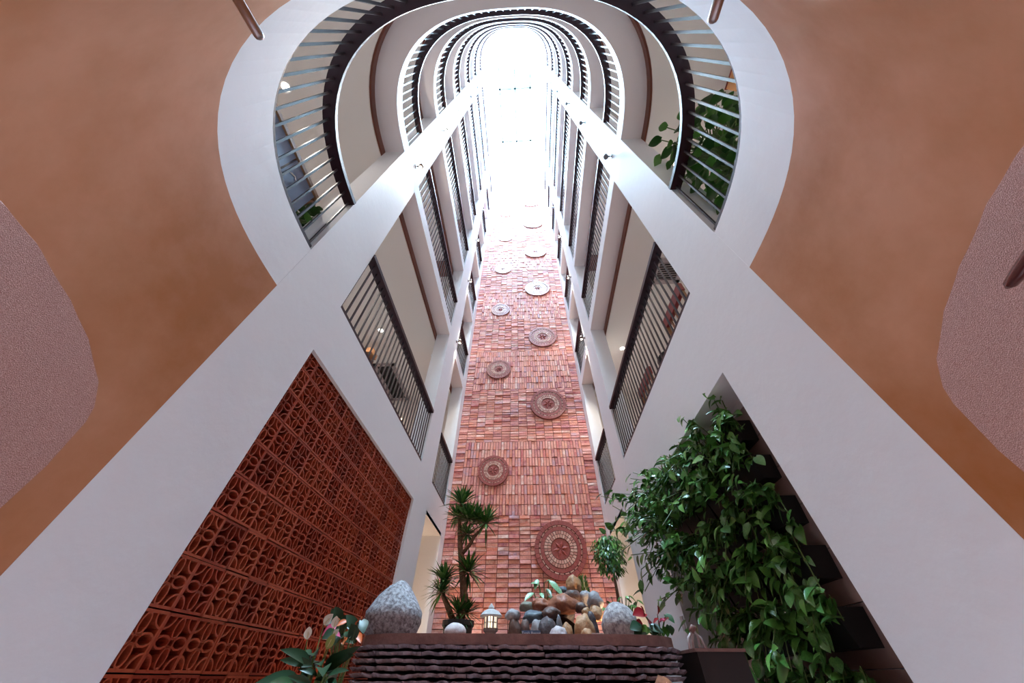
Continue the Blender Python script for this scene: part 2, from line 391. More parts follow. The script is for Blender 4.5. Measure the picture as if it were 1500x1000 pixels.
me_tiles = ring_tiles(ring_tiles(MB(), .51, .625, 34, .07, .13, .2), .38, .495, 28, .07, .13, .2).data('mosaic_ring', M['paletile'])
mb = ring_tiles(MB(), 0.03, .36, 24, .07, .10, .02)
me_core = mb.data('maroon_core', M['maroon'])
mb = MB()
for k in range(6):
    a = 2 * PI * k / 6 + .2; pt = lambda r, an: (r * math.cos(an), r * math.sin(an))
    q = [(0, 0), pt(.16, a - .42), pt(.32, a), pt(.16, a + .42)]
    mb.add([(x, -.10, z) for x, z in q] + [(pt(.16, a)[0], -.16, pt(.16, a)[1])], [(0, 1, 4), (1, 2, 4), (2, 3, 4), (3, 0, 4)])
me_star = mb.data('petal_star', M['maroon'])
for x, z, r in MEDS:
    at = U(x, YB - .008, z); b = link('medallion', me_base, at, wb, scale=r * S)
    for nm, me in (('maroon_rim', me_rim), ('pale_dash', me_dash), ('mosaic_ring', me_tiles), ('maroon_core', me_core), ('petal_star', me_star)):
        c = bpy.data.objects.new(nm, me); C.objects.link(c); c.parent = b
        if nm != 'petal_star': c['kind'] = 'stuff'

# ------------------------------------------------------------------ skylight
mb = MB(); z = 13.42; xs = [XL - .06 + k * (XR - XL + .12) / 4 for k in range(5)]; ys = [-.22, 1.28, 2.78, 4.2]
for x in xs: mb.bar(U(x, ys[0], z), U(x, ys[-1], z), .10, .08)
for y in ys: mb.bar(U(xs[0], y, z), U(xs[-1], y, z), .10, .08)
sk = mb.build('window_1', M['mullion'], kind='structure', origin=U(-.064, 2, 13.4))
w_, h_ = (xs[1] - xs[0]) * S - .03, (ys[1] - ys[0]) * S - .03
for i in range(4):
    for j in range(3):
        hh = (ys[j + 1] - ys[j]) * S - .03
        me = MB().box((-w_/2, -hh/2, -.004), (w_/2, hh/2, .004)).data('pane', M['glass'])
        link('pane', me, U((xs[i] + xs[i+1]) / 2, (ys[j] + ys[j+1]) / 2, z), sk)

# ------------------------------------------------------------------ gallery railings
ORD = ['second', 'third', 'fourth', 'fifth', 'sixth', 'seventh', 'eighth']
bar_me = MB().box((-.0085, -.0085, 0), (.0085, .0085, .545 * S)).data('baluster', M['bar'])
def railing(zt, pts, label, joined, group=None):
    """pts: plan points of the baluster line"""
    r = thing('balcony_railing', U(*pts[len(pts) // 2], zt), label, 'railing')
    mb = MB()
    def prof(dw, z0, z1):
        L = [];
        for i, p in enumerate(pts):
            a = Vector(pts[max(i - 1, 0)]); b = Vector(pts[min(i + 1, len(pts) - 1)]); d = (b - a).normalized(); nrm = Vector((-d.y, d.x)); L.append((Vector(p), nrm))
        rows = [[U(*(p + nn * s_), z_) for p, nn in L] for s_, z_ in ((-dw, z0), (dw, z0), (dw, z1), (-dw, z1), (-dw, z0))]
        mb.grid(rows)
        for e in (0, -1): mb.add([rows[k][e] for k in range(4)], [(0, 1, 2, 3)])
    prof(.030, .545 + zt, .575 + zt); mb.build('handrail', M['rail'], r)
    mb = MB(); prof(.011, .004 + zt, .03 + zt); mb.build('bottom_rail', M['rail'], r)
    tot = [0]
    for a, b in zip(pts, pts[1:]): tot.append(tot[-1] + math.hypot(b[0] - a[0], b[1] - a[1]))
    n = max(3, round(tot[-1] / .060)); jb = MB()
    for k in range(n + 1):
        s_ = tot[-1] * (k + .25) / (n + .5); i = max(j for j in range(len(tot)) if tot[j] <= s_); i = min(i, len(pts) - 2)
        f = (s_ - tot[i]) / (tot[i+1] - tot[i]); x = pts[i][0] + (pts[i+1][0] - pts[i][0]) * f; y = pts[i][1] + (pts[i+1][1] - pts[i][1]) * f
        at = U(x, y, zt)
        if joined: jb.box(at - Vector((.0085, .0085, 0)), at + Vector((.0085, .0085, .545 * S)))
        else: link('baluster', bar_me, at, r)
    if joined: jb.build('baluster', M['bar'], r, kind='stuff')
    return r
D = .018
for k, zt in enumerate(FLOORS):
    j = k >= 3; nm = ORD[k]
    where = 'lowest gallery' if k == 0 else ('topmost gallery' if k == 6 else nm + ' floor gallery')
    railing(zt, [(XL - D, YC - .004)] + [arc(t, D) for t in ARC[1:-1]] + [(XR + D, YC - .004)], 'dark railing curving round the rounded end of the %s' % where, j)
    for sg, xs_, sd, co_ in ((-1, XL, 'left', LCOLS), (1, XR, 'right', RCOLS)):
        x = xs_ + sg * D
        railing(zt, [(x, co_[0][1]), (x, co_[1][0])], 'long straight dark railing on the %s side of the %s' % (sd, where), j)
        railing(zt, [(x, co_[1][1]), (x, co_[2][0])], 'short straight dark railing by the brick wall on the %s of the %s' % (sd, where), j)

# ------------------------------------------------------------------ spot lamps on the columns
def wall_lamp(x, y, z, sg, lit, label, big=1, rear=False):
    t = thing('wall_lamp', U(x, y, z), label, 'lamp', )
    m_ = M['bronze'] if lit else M['nickel']; o = U(x, y, z); d = Vector((-sg, 0, 0)); k = .05 * big
    MB().tube([o, o + d * k * .25], [k * .75, k * .7], 12).build('back_plate', m_, t, smooth=False)
    MB().tube([o + d * k * .2, o + d * k * 1.5], k * .22, 8).build('arm', m_, t)
    c = o + d * k * 2.0
    MB().tube([c + Vector((0, 0, k * 1.1)), c + Vector((0, 0, k * .6)), c - Vector((0, 0, k * .6)), c - Vector((0, 0, k * 1.1))], [k * .55, k * .85, k * .85, k * .55], 12).build('lamp_head', m_, t, smooth=True)
    if lit:
        MB().tube([c - Vector((0, 0, k * 1.08)), c - Vector((0, 0, k * 1.2))], k * .5, 10).build('lens', M['bulb'], t)
        MB().tube([c + Vector((0, 0, k * 1.08)), c + Vector((0, 0, k * 1.2))], k * .5, 10).build('lens', M['bulb'], t)
        for s_, e in ((-1, lit), (1, lit * .5)):
            lamp('lamp_beam', 'SPOT', c + Vector((0, 0, s_ * k * 1.5)), e, (1, .88, .72), t, .02, 75, (-sg * .15, .55, s_) if rear else (sg * .10, 0, s_), .8)
for k in range(1, 6):
    z = FLOORS[k] + .05; fl = ORD[k]
    wall_lamp(XL + .003, .87, z, -1, 130 if k < 4 else 0, 'lit bronze spot lamp on the left front column at the %s floor' % fl)
    wall_lamp(XR - .003, .87, z, 1, 0, 'unlit grey spot lamp on the right front column at the %s floor' % fl)
    wall_lamp(XL + .003, 3.2, z, -1, 80 if k < 4 else 0, 'spot lamp on the left rear column at the %s floor' % fl, rear=True)
    wall_lamp(XR - .003, 3.2, z, 1, 130 if k < 4 else 0, 'spot lamp on the right rear column at the %s floor' % fl, rear=True)

# ------------------------------------------------------------------ terracotta breeze-block screen
def block_mesh():
    s = .1175 * S; mb = MB(); dp = .075; fr = .009
    def tubebar(a, b, t=.008):                       # flat rib from a to b in the (y,z) face, full depth
        a, b = Vector(a), Vector(b); d = (b - a).normalized(); n_ = Vector((-d.y, d.x)) * t / 2
        q = [a + n_, b + n_, b - n_, a - n_]
        mb.add([(0, p.x, p.y) for p in q] + [(-dp, p.x, p.y) for p in q], [(0, 1, 2, 3), (0, 4, 5, 1), (2, 6, 7, 3)])
    h = s / 2 - fr / 2
    for a, b in (((-h, -h), (h, -h)), ((h, -h), (h, h)), ((h, h), (-h, h)), ((-h, h), (-h, -h))):
        e = (Vector(b) - Vector(a)).normalized() * fr / 2; tubebar(Vector(a) - e, Vector(b) + e, fr + .003)
    R = h * .56
    for cx, cy_, a0 in ((-h, -h, 0), (h, -h, PI / 2), (h, h, PI), (-h, h, PI * 1.5)):
        p = [(cx + R * math.cos(a0 + k * PI / 10), cy_ + R * math.sin(a0 + k * PI / 10)) for k in range(6)]
        for a, b in zip(p, p[1:]): tubebar(a, b)
    for k in range(4):                               # four petal rings pointing at the sides
        an = k * PI / 2; c = (math.cos(an), math.sin(an)); nrm_ = (-c[1], c[0]); L = h * .96; L0 = h * .13; n = 10
        P = []
        for i in range(n):
            t = 2 * PI * i / n; u_ = (L + L0) / 2 + (L - L0) / 2 * math.cos(t); v_ = h * .235 * math.sin(t)
            P.append((c[0] * u_ + nrm_[0] * v_, c[1] * u_ + nrm_[1] * v_))
        for i in range(n): tubebar(P[i], P[(i + 1) % n])
    q = h * .16
    for a, b in (((-q, -q), (q, -q)), ((q, -q), (q, q)), ((q, q), (-q, q)), ((-q, q), (-q, -q))): tubebar(a, b)
    return mb.data('breeze_block', M['block'])
bme = block_mesh()
scr = thing('breeze_block_screen', U(-1.04, 1.93, ZF), 'terracotta red openwork screen of square petal blocks filling the left wall', 'screen')
for r in range(12):
    z = -.362 + .122 * r + .061
    if r == 0: pass
    for c in range(16):
        y = 1.009 + .12 * c + .06
        if y > 2.94: continue
        link('breeze_block', bme, U(-1.02, y, z) + Vector((random.uniform(-.004, .004), 0, random.uniform(-.002, .002))), scr)

# ------------------------------------------------------------------ pond wall of stacked split slate with a brown cap
PX0, PX1, PY0, PY1, PR = -.606, .478, 1.37, 2.95, .20
def pond_outline(o=0):
    P = [(PX0 - o, PY1)]
    for k in range(9):
        a = PI + k * PI / 16; P.append((PX0 + PR + (PR + o) * math.cos(a), PY0 + PR + (PR + o) * math.sin(a)))
    for k in range(9):
        a = 1.5 * PI + k * PI / 16; P.append((PX1 - PR + (PR + o) * math.cos(a), PY0 + PR + (PR + o) * math.sin(a)))
    return P + [(PX1 + o, PY1)]
def prism(mb, P, z0, z1):
    n = len(P); mb.add([U(x, y, z0) for x, y in P] + [U(x, y, z1) for x, y in P], [tuple(reversed(range(n))), tuple(range(n, 2 * n))] + [(k, (k+1) % n, n + (k+1) % n, n + k) for k in range(n)]); return mb
ZT = .101
pond = prism(MB(), pond_outline(-.045), ZF, ZT - .026).build('slate_pond_wall', M['slatebed'], label='low raised bed wall of dark stacked slate with a brown stone cap', cat='planter wall')
prism(MB(), pond_outline(.0), ZT - .026, ZT).build('stone_cap', M['cap'], pond)
P = pond_outline(0); acc = [0]
for a, b in zip(P, P[1:]): acc.append(acc[-1] + math.hypot(a[0]-b[0], a[1]-b[1]))
def along(s_, o=0):
    s_ = max(0, min(acc[-1] - 1e-6, s_)); i = max(j for j in range(len(acc)) if acc[j] <= s_); i = min(i, len(P) - 2)
    f = (s_ - acc[i]) / (acc[i+1] - acc[i]); a, b = Vector(P[i]), Vector(P[i+1]); d = (b - a).normalized(); nn = Vector((d.y, -d.x)); p = a + (b - a) * f + nn * o
    return p
RS = .0157
row = 0; z = ZT - .026
cnt = 0
while z > -.14:
    s0 = 1.0 - random.random() * .1; hh = RS * random.uniform(.55, .72)
    while s0 < acc[-1] - .95:
        ln = random.uniform(.09, .2); n = max(6, int(ln / .011)); top = z - random.uniform(.0, .002); mb = MB(); rows = [[], [], [], []]
        ph = random.random() * 50
        for i in range(n + 1):
            s_ = s0 + (ln - .002) * i / n; w0 = .010 + .026 * noise.noise(Vector((s_ * 42 + ph, row, 0))) ; dz = .006 * noise.noise(Vector((s_ * 34 + ph, row, 5)))
            a, b, c = along(s_, w0 + .004), along(s_, w0 * .6 - .002), along(s_, -.05)
            rows[0].append(U(c.x, c.y, top)); rows[1].append(U(a.x, a.y, top + dz - .001)); rows[2].append(U(b.x, b.y, top - hh + dz)); rows[3].append(U(c.x, c.y, top - hh))
        mb.grid(rows)
        for e in (0, -1): mb.add([rows[q][e] for q in range(4)], [(0, 1, 2, 3)])
        if cnt < 290: mb.build('slate', M['slate'], pond, origin=rows[1][0]); cnt += 1
        s0 += ln
    z -= RS; row += 1
# rear planting bed between pond and brick wall
mb = MB(); ub(mb, XL + .01, 3.1, ZF, XR - .01, YB - .06, .06)
mb.build('rear_planting_bed', M['soil'], label='dark planting bed at the foot of the red brick wall', cat='planter')

# ------------------------------------------------------------------ stones
def blob(name, c, rx, ry, rz, m_, seed, rough=.16, sub=3, parent=None, pointy=0, **kw):
    import bmesh
    bm = bmesh.new(); bmesh.ops.create_icosphere(bm, subdivisions=sub, radius=1)
    for v in bm.verts:
        p = v.co.copy(); k = 1 + rough * noise.noise(p * 1.3 + Vector((seed, 0, 0))) + rough * .5 * noise.noise(p * 3.1 + Vector((0, seed, 0)))
        if pointy: k *= 1; f = 1 - pointy * max(0, p.z) ; p.x *= f; p.y *= f
        if p.z < -.75: p.z = -.75
        v.co = Vector((p.x * rx, p.y * ry, p.z * rz)) * k
    zmin = min(v.co.z for v in bm.verts)
    me = bpy.data.meshes.new(name); bm.to_mesh(me); bm.free(); me.materials.append(m_)
    me.polygons.foreach_set('use_smooth', [True] * len(me.polygons)); me.transform(Matrix.Translation((0, 0, -zmin)))
    return link(name, me, Vector(c) + Vector((0, 0, zmin)), parent, **kw)
def stone_px(name, px, py, w_, h_, Y, m_, label, seed, cat='stone', rough=.16, base=None, pointy=0, group=None):
    c = spot(px, py, Y); rx = (spot(px + w_ / 2, py, Y) - spot(px - w_ / 2, py, Y)).length / 2; rz = (spot(px, py - h_ / 2, Y) - spot(px, py + h_ / 2, Y)).length / 2
    cw = U(*c)
    if base is not None:                            # rests on the bed: bottom at base
        topz = cw.z + rz * S; b = base * S + HC; rzw = (topz - b) / 1.75; cw = Vector((cw.x, cw.y, b + .75 * rzw)); rz = rzw / S
    return blob(name, cw, rx * S, min(rx, .12) * S * .9, rz * S, m_, seed, rough, label=label, cat=cat, group=group, pointy=pointy)
stone_px('boulder', 580, 888, 82, 78, 1.68, M['granite'], 'tall pointed grey speckled boulder on the left end of the slate wall', 3, 'boulder', .12, ZT, .48)
stone_px('boulder', 906, 903, 54, 44, 1.72, M['granite2'], 'rounded black and white speckled boulder on the right of the slate wall', 9, 'boulder', .05, ZT, .12)
stone_px('pebble_stone', 667, 920, 32, 17, 1.62, M['whitestone'], 'small pale pink rounded stone in front of the yucca pot', 12, 'stone', .06, ZT)
STN = lambda n, c1, c2, s=16, **k: mat(n, c1, .5, .4, var=c2, vscale=s, bump=.5, bscale=26, **k)
ms = {'tan': STN('tan_rock', (.50, .27, .13), (.36, .18, .09)), 'brown': STN('brown_rock', (.17, .095, .075), (.09, .055, .05)), 'rust': STN('rust_rock', (.42, .16, .085), (.28, .10, .06)),
      'grey': STN('grey_rock', (.28, .27, .29), (.17, .16, .18)), 'dark': STN('dark_rock', (.07, .055, .06), (.11, .09, .10)), 'blue': STN('blue_grey_rock', (.09, .12, .15), (.16, .20, .23)),
      'green': STN('mossy_rock', (.20, .21, .15), (.30, .30, .26)), 'light': STN('light_rock', (.42, .40, .41), (.26, .24, .25)), 'peach': STN('peach_rock', (.62, .36, .20), (.50, .27, .14))}
RK = [(840, 858, 22, 30, 2.36, 'tan', 'upright tan rock at the very top of the rock pile'), (838, 874, 26, 20, 2.30, 'brown', 'grey brown rock just under the upright tan one'),
      (824, 886, 42, 29, 2.16, 'rust', 'largest rust orange rock in the middle of the pile'), (793, 886, 28, 19, 2.2, 'rust', 'smaller rust orange rock left of the largest one'),
      (772, 889, 20, 17, 2.22, 'green', 'mossy grey rock at the upper left of the pile'), (781, 904, 30, 21, 2.06, 'blue', 'blue black glossy rock left in the pile'),
      (807, 898, 25, 19, 2.02, 'brown', 'dark brown oval rock below the largest rust rock'), (802, 915, 26, 23, 1.92, 'dark', 'dark grey round rock low in the middle of the pile'),
      (858, 877, 15, 25, 2.32, 'light', 'narrow light grey rock at the back right of the pile'), (872, 882, 22, 30, 2.19, 'light', 'pale grey rounded rock at the top right of the pile'),
      (874, 899, 19, 26, 2.16, 'peach', 'tan rock under the pale grey one at the right end'), (851, 890, 16, 17, 2.1, 'brown', 'small brown rock right of the largest rust rock'),
      (859, 898, 13, 17, 2.08, 'tan', 'small tan rock squeezed in the right of the pile'), (854, 912, 27, 29, 1.9, 'peach', 'smooth peach coloured upright rock at the lower right of the pile'),
      (867, 906, 16, 20, 2.0, 'dark', 'dark grey rock right of the peach rock'), (818, 924, 25, 14, 1.70, 'whitestone', 'white speckled low stone on the cap at the foot of the pile'),
      (751, 901, 20, 19, 2.01, 'light', 'pale rock at the far left of the pile'), (754, 913, 18, 21, 2.0, 'brown', 'dark red brown rock at the lower left of the pile'),
      (769, 914, 13, 18, 2.0, 'brown', 'brown rock behind the little sign'), (830, 918, 17, 14, 1.86, 'tan', 'small tan stone low between dark and peach rocks'),
      (860, 925, 16, 10, 1.66, 'peach', 'flat tan pebble on the cap below the peach rock'), (819, 908, 9, 14, 1.98, 'grey', 'little grey pebble in the shaded gap of the pile'),
      (824, 865, 15, 13, 2.4, 'blue', 'dark blue rock beside the upright tan one'), (787, 915, 20, 18, 1.98, 'light', 'bluish light rock behind the sign letters'),
      (828, 903, 26, 26, 2.24, 'dark', 'dark filler rock standing in for shadow deep in the middle of the pile')]  # last one is filler, dark where the pile only has shadow
ms['whitestone'] = M['whitestone']
for i, (px, py, w_, h_, Y, k, lb) in enumerate(RK):
    stone_px('rock', px, py, w_ * 1.05, h_ * 1.05, Y, ms[k], lb, i * 3.7 + 1, 'rock', .42 if k == 'rust' else .24, base=ZT if py > 904 else None, group='rocks in the pile')
mb = MB(); c = U(*spot(822, 915, 2.2)); mb.lathe([(.30, 0), (.26, .06), (.17, .16), (.07, .22)], (c.x, c.y, ZT * S + HC), 14)
mb.build('rock_mound', M['soil'], label='dark earth mound heaped under the rock pile', cat='mound')
c = U(*spot(873, 922, 1.75)); MB().box((c.x - .045, c.y - .04, ZT * S + HC), (c.x + .045, c.y + .04, ZT * S + HC + .055)).build('light_block', M['whitestone'], label='small pale square block left of the speckled boulder', cat='block')
blob('coral_stone', U(.325, 1.24, -.055), .11, .06, .10, M['fibre'], 22, .5, label='rough orange brown stone at the bottom edge before the slate', cat='stone')
# little sign
c = U(*spot(778, 923.5, 1.62)); sg_ = thing('garden_sign', (c.x, c.y, ZT * S + HC), 'tiny blue sign with white lettering on the cap', 'sign')
hz = .052; MB().box((c.x - .065, c.y, ZT * S + HC), (c.x + .065, c.y + .012, ZT * S + HC + hz)).build('sign_board', M['signface'], sg_)
cu = bpy.data.curves.new('lettering', 'FONT'); cu.body = 'Tatala Resort'; cu.size = .024; cu.align_x = 'CENTER'; cu.extrude = .002
to = bpy.data.objects.new('lettering', cu); C.objects.link(to); dg = bpy.context.evaluated_depsgraph_get(); lm = bpy.data.meshes.new_from_object(to.evaluated_get(dg)); bpy.data.objects.remove(to)
lm.materials.clear(); lm.materials.append(M['letters'])
link('lettering', lm, (c.x, c.y - .003, ZT * S + HC + .028), sg_, rot=Quaternion((1, 0, 0), PI / 2))

# ------------------------------------------------------------------ stone lantern
c = U(*spot(718.5, 922, 1.95)); bz = ZT * S + HC; k = (U(*spot(718.5, 884, 1.95)).z - bz) / .98; c.z = bz
t = thing('stone_lantern', c, 'small pale stone lantern with lit windows standing on the cap', 'lantern')
sq = lambda prof, n=6: MB().lathe([(r * k * .68, z * k) for r, z in prof], c, n)
sq([(.40, 0), (.40, .10), (.34, .14), (.26, .18), (.25, .30), (.33, .34), (.33, .40)], 8).build('pedestal', M['concrete2'], t)
sq([(.26, .40), (.26, .66)], 6).build('light_chamber', M['lampglow'], t)
for q in range(6):
    a = 2 * PI * q / 6; p = c + Vector((math.cos(a) * .18 * k, math.sin(a) * .18 * k, 0))
    MB().tube([p + Vector((0, 0, .4 * k)), p + Vector((0, 0, .66 * k))], .035 * k, 6).build('corner_post', M['concrete'], t)
mb = MB()
for q in range(6):
    a = 2 * PI * (q + .5) / 6; ra = .158 * k; p = c + Vector((math.cos(a) * ra, math.sin(a) * ra, 0)); tn_ = Vector((-math.sin(a), math.cos(a), 0))
    mb.tube([p + Vector((0, 0, .4 * k)), p + Vector((0, 0, .66 * k))], .016 * k, 4); mb.tube([p - tn_ * .09 * k + Vector((0, 0, .53 * k)), p + tn_ * .09 * k + Vector((0, 0, .53 * k))], .014 * k, 4)
mb.build('window_bars', M['concrete'], t)
sq([(.24, .66), (.50, .66), (.50, .70), (.34, .80), (.14, .85)], 12).build('lantern_roof', M['concrete'], t)
sq([(.10, .84), (.14, .88), (.09, .93), (.02, .99)], 10).build('finial', M['concrete'], t)

# ------------------------------------------------------------------ plants
def leaf_mesh(name, m_, wd=.62, heart=True, fold=.10, droop=.18, n=6):
    """unit-long leaf from the origin along +X, normal +Z"""
    vs = []; fs = []
    for i in range(n + 1):
        t = i / n; ww = wd / 2 * (math.sin(PI * min(1, t ** (.62 if heart else .9) )) ** .8 if 0 < t < 1 else 0)
        if heart and i == 0: ww = wd * .2
        zc = -droop * t * t; bx = -.10 if (heart and i == 0) else 0
        vs += [(t + bx, ww, zc + fold * ww * 2), (t if not (heart and i == 0) else .0, 0, zc), (t + bx, -ww, zc + fold * ww * 2)]
    for i in range(n):
        a = 3 * i; fs += [(a, a + 1, a + 4, a + 3), (a + 1, a + 2, a + 5, a + 4)]
    mb = MB().add(vs, fs); return mb.data(name, m_, smooth=True)
POTHOS = [leaf_mesh('leaf', M['leaf'], w_, True, f_, d_) for w_, f_, d_ in ((.72, .12, .2), (.62, .2, .32), (.8, .08, .12), (.55, .25, .25))]
def put_leaf(me, at, d, n, ln, parent, name='leaf', **kw): return link(name, me, at, parent, rot=axes_rot(d, n), scale=ln, **kw)

# vertical garden: tiled recess and rows of planters of trailing pothos
rec = thing('tiled_panel', U(XR + .155, 1.8, ZF), 'taupe tiled panel lining the recess behind the plant wall', 'panel')
yy = [1.06, 1.2, 1.23, 1.62, 2.02, 2.5]; zz = [ZF + .145 * k for k in range(10)]
for y0, y1 in zip(yy, yy[1:]):
    for z0, z1 in zip(zz, zz[1:]):
        z1 = min(z1, .95); o = U(XR + .16, y0, z0); MB().box(o + Vector((-.02 - random.random() * .003, .003, .003)), o + Vector((0, (y1 - y0) * S - .003, (z1 - z0) * S - .003))).build('tile', M['taupe'], rec, origin=o)
rownm = ['bottom', 'second lowest', 'third lowest', 'middle', 'third highest', 'second highest', 'top']
colnm = ['first column from the white pilaster', 'second column from the white pilaster', 'third column from the pilaster', 'middle column', 'third column from the brick wall end', 'second column from the brick wall end', 'column nearest the brick wall']
pocket = MB(); pocket.add([(-.10, -.13, .0), (.03, -.13, 0), (.03, .13, 0), (-.10, .13, 0), (-.15, -.15, .17), (.03, -.15, .17), (.03, .15, .17), (-.15, .15, .17), (-.13, -.13, .15), (.02, -.13, .15), (.02, .13, .15), (-.13, .13, .15)],
     [(0, 3, 2, 1), (0, 1, 5, 4), (1, 2, 6, 5), (2, 3, 7, 6), (3, 0, 4, 7), (4, 5, 9, 8), (5, 6, 10, 9), (6, 7, 11, 10), (7, 4, 8, 11), (8, 9, 10, 11)])
pocket_me = pocket.data('planter', M['black'])
for ci in range(7):
    y = 1.41 + .163 * ci
    for ri in range(7):
        z = -.26 + .166 * ri
        if y > 1.85 and z < (y - 1.85) * .95 - .05: continue
        
        at = U(XR + .13, y, z)
        t = thing('pothos_plant', at, 'trailing green pothos in black planter, %s row, %s' % (rownm[ri], colnm[ci]), 'plant', 'pothos planters on the plant wall')
        link('planter', pocket_me, at, t)
        reach = (.11 + .05 * ci) * (1.0 if ri < 5 else 1.15); nst = 13 if ci == 0 else 12
        stems = MB()
        for s_ in range(nst):
            p0 = at + Vector((-.08, random.uniform(-.12, .12), .16)); out = random.uniform(.35, 1.0) * reach * S; dyy = random.uniform(-.16, .16) - (.07 if ci == 0 else 0) - (.12 if ri == 6 and ci < 2 else 0); dz = random.uniform(-.30, .14) + (.16 * random.random() if ri > 4 else 0)
            p1 = p0 + Vector((-out * .5, dyy * .5, random.uniform(.04, .10))); p2 = p0 + Vector((-out, dyy, dz))
            stems.tube([p0, p1, p2], .004, 4, False)
            for q in range(6):
                f = random.uniform(.35, 1.05); pp = p0 * (1 - f) ** 2 + p1 * 2 * f * (1 - f) + p2 * f * f + rv(.035)
                d = Vector((-random.uniform(.0, 1), random.uniform(-.8, .8), random.uniform(-1.1, .25))); nn = Vector((-.8, random.uniform(-.5, .3), random.uniform(.3, 1.2))) + rv(.35)
                put_leaf(random.choice(POTHOS), pp, d, nn, random.uniform(.065, .125), t)
        stems.build('stem', M['stem'], t)

# yucca in a dark pot against the brick wall
YY = 3.45
base = U(*spot(672, 905, YY)); base.z = .06 * S + HC
t = thing('yucca', base, 'tall branching yucca with spiky green heads in a dark pot', 'plant')
MB().lathe([(.17, 0), (.22, .42), (.24, .44), (.24, .50), (.20, .50), (.19, .45)], base, 18).build('pot', M['pot'], t, smooth=False)
MB().lathe([(.19, .44), (.0, .47)], base, 14).build('soil', M['soil'], t)
def px(*a): return U(*spot(a[0], a[1], a[2] if len(a) > 2 else YY))
tp = base + Vector((0, 0, .45))
MB().tube([tp + Vector((.02, 0, 0)), px(680, 880), px(678, 850), px(674, 800), px(673, 765), px(675, 738)], [.065, .06, .055, .045, .035, .025], 9).build('trunk', M['bark'], t, smooth=True)
MB().tube([tp + Vector((-.05, -.02, 0)), px(656, 888), px(649, 872), px(650, 850)], [.05, .042, .035, .025], 8).build('trunk', M['bark'], t, smooth=True)
MB().tube([px(676, 812), px(688, 798), px(695, 785), px(702, 778), px(711, 768)], [.035, .03, .028, .025, .02], 8).build('branch', M['bark'], t, smooth=True)
MB().tube([px(674, 790), px(682, 780), px(688, 770)], [.03, .025, .02], 8).build('branch', M['bark'], t, smooth=True)
for hx, hy, r, up in [(676, 738, 22, 1), (668, 756, 15, .6), (686, 762, 22, .8), (698, 762, 20, .8), (712, 766, 22, .7), (684, 782, 14, .2), (686, 838, 24, .5), (650, 850, 22, .8), (646, 868, 20, .5), (672, 900, 22, .9), (683, 898, 18, .7)]:
    c = px(hx, hy); L = (px(hx + r, hy) - px(hx, hy)).length * 1.45; mb = MB()
    for q in range(85):
        d = (Vector((random.gauss(0, 1), random.gauss(0, 1), random.gauss(up, .75)))).normalized(); l = L * random.uniform(.7, 1.1)
        sd = d.cross(Vector((0, 0, 1)));  sd = (sd if sd.length > .1 else Vector((1, 0, 0))).normalized() * .016 * (L / .3)
        n_ = sd.cross(d).normalized(); mid = c + d * l * .55; tip = c + d * l + Vector((0, 0, -.12 * l)); b0 = c + d * .02
        mb.add([b0 - sd * .6, b0 + sd * .6, mid + sd, mid - sd, tip, mid - n_ * .004], [(0, 1, 2, 5), (1, 0, 3, 5), (3, 5, 4), (5, 2, 4)])
    mb.build('leaf_head', M['yucca'], t, kind='stuff')

# weeping fig
FY = 3.35; base = U(*spot(904, 890, FY)); base.z = .06 * S + HC
t = thing('weeping_fig', base, 'small weeping fig with a round drooping crown on a thin trunk', 'tree')
MB().lathe([(.14, 0), (.18, .30), (.18, .34), (.15, .34)], base, 16).build('pot', M['pot'], t)
MB().tube([base + Vector((0, 0, .3)), U(*spot(905, 872, FY)), U(*spot(901, 850, FY)), U(*spot(899, 838, FY))], [.028, .024, .02, .018], 8).build('trunk', M['bark'], t, smooth=True)
for ex, ey in ((880, 812), (890, 803), (902, 803), (912, 812), (895, 820)):
    MB().tube([U(*spot(899, 840, FY)), U(*spot((899 + ex) / 2, (835 + ey) / 2, FY)) + Vector((0, random.uniform(-.08, .08), 0)), U(*spot(ex, ey, FY))], [.014, .01, .005], 6).build('branch', M['bark'], t)
cc = U(*spot(892, 812, FY)); rad = (U(*spot(918, 812, FY)) - cc).length; mb = MB()
def leaflet(mb, p, d, n, l, w_):
    d = d.normalized(); s_ = n.cross(d).normalized() * w_ / 2; mb.add([p, p + d * l * .45 + s_, p + d * l, p + d * l * .45 - s_], [(0, 1, 2, 3)])
for q in range(900):
    v = rv().normalized() * random.random() ** .35; v.z = v.z if v.z > -.3 else v.z * 1.25
    p = cc + Vector((v.x * rad, v.y * rad * .9, v.z * rad * .95 + .04)); d = Vector((v.x * .5, v.y * .5, -1)) + rv(.5)
    leaflet(mb, p, d, Vector((v.x, v.y, .7)) + rv(.3), random.uniform(.06, .10), .035)
mb.build('foliage', M['leaf_i'], t, kind='stuff')
# low leafy plant behind the speckled boulder
base = U(*spot(908, 895, 2.6)); base.z = ZT * S + HC
t = thing('leafy_plant', base, 'low dark leafy plant peeking out behind the speckled boulder', 'plant'); mb = MB()
for q in range(18):
    a = random.uniform(0, 2 * PI); top = U(*spot(908 + random.uniform(-24, 26), 885 + random.uniform(-12, 10), 2.6 + random.uniform(-.05, .05)))
    mb.tube([base + Vector((random.uniform(-.03, .03), 0, 0)), (base + top) / 2 + Vector((0, 0, .03)), top], .004, 4, False)
    put_leaf(POTHOS[q % 4], top, Vector((math.cos(a), math.sin(a), -.5)), Vector((0, -.3, 1)), random.uniform(.06, .09), t)
mb.build('stem', M['stem'], t)
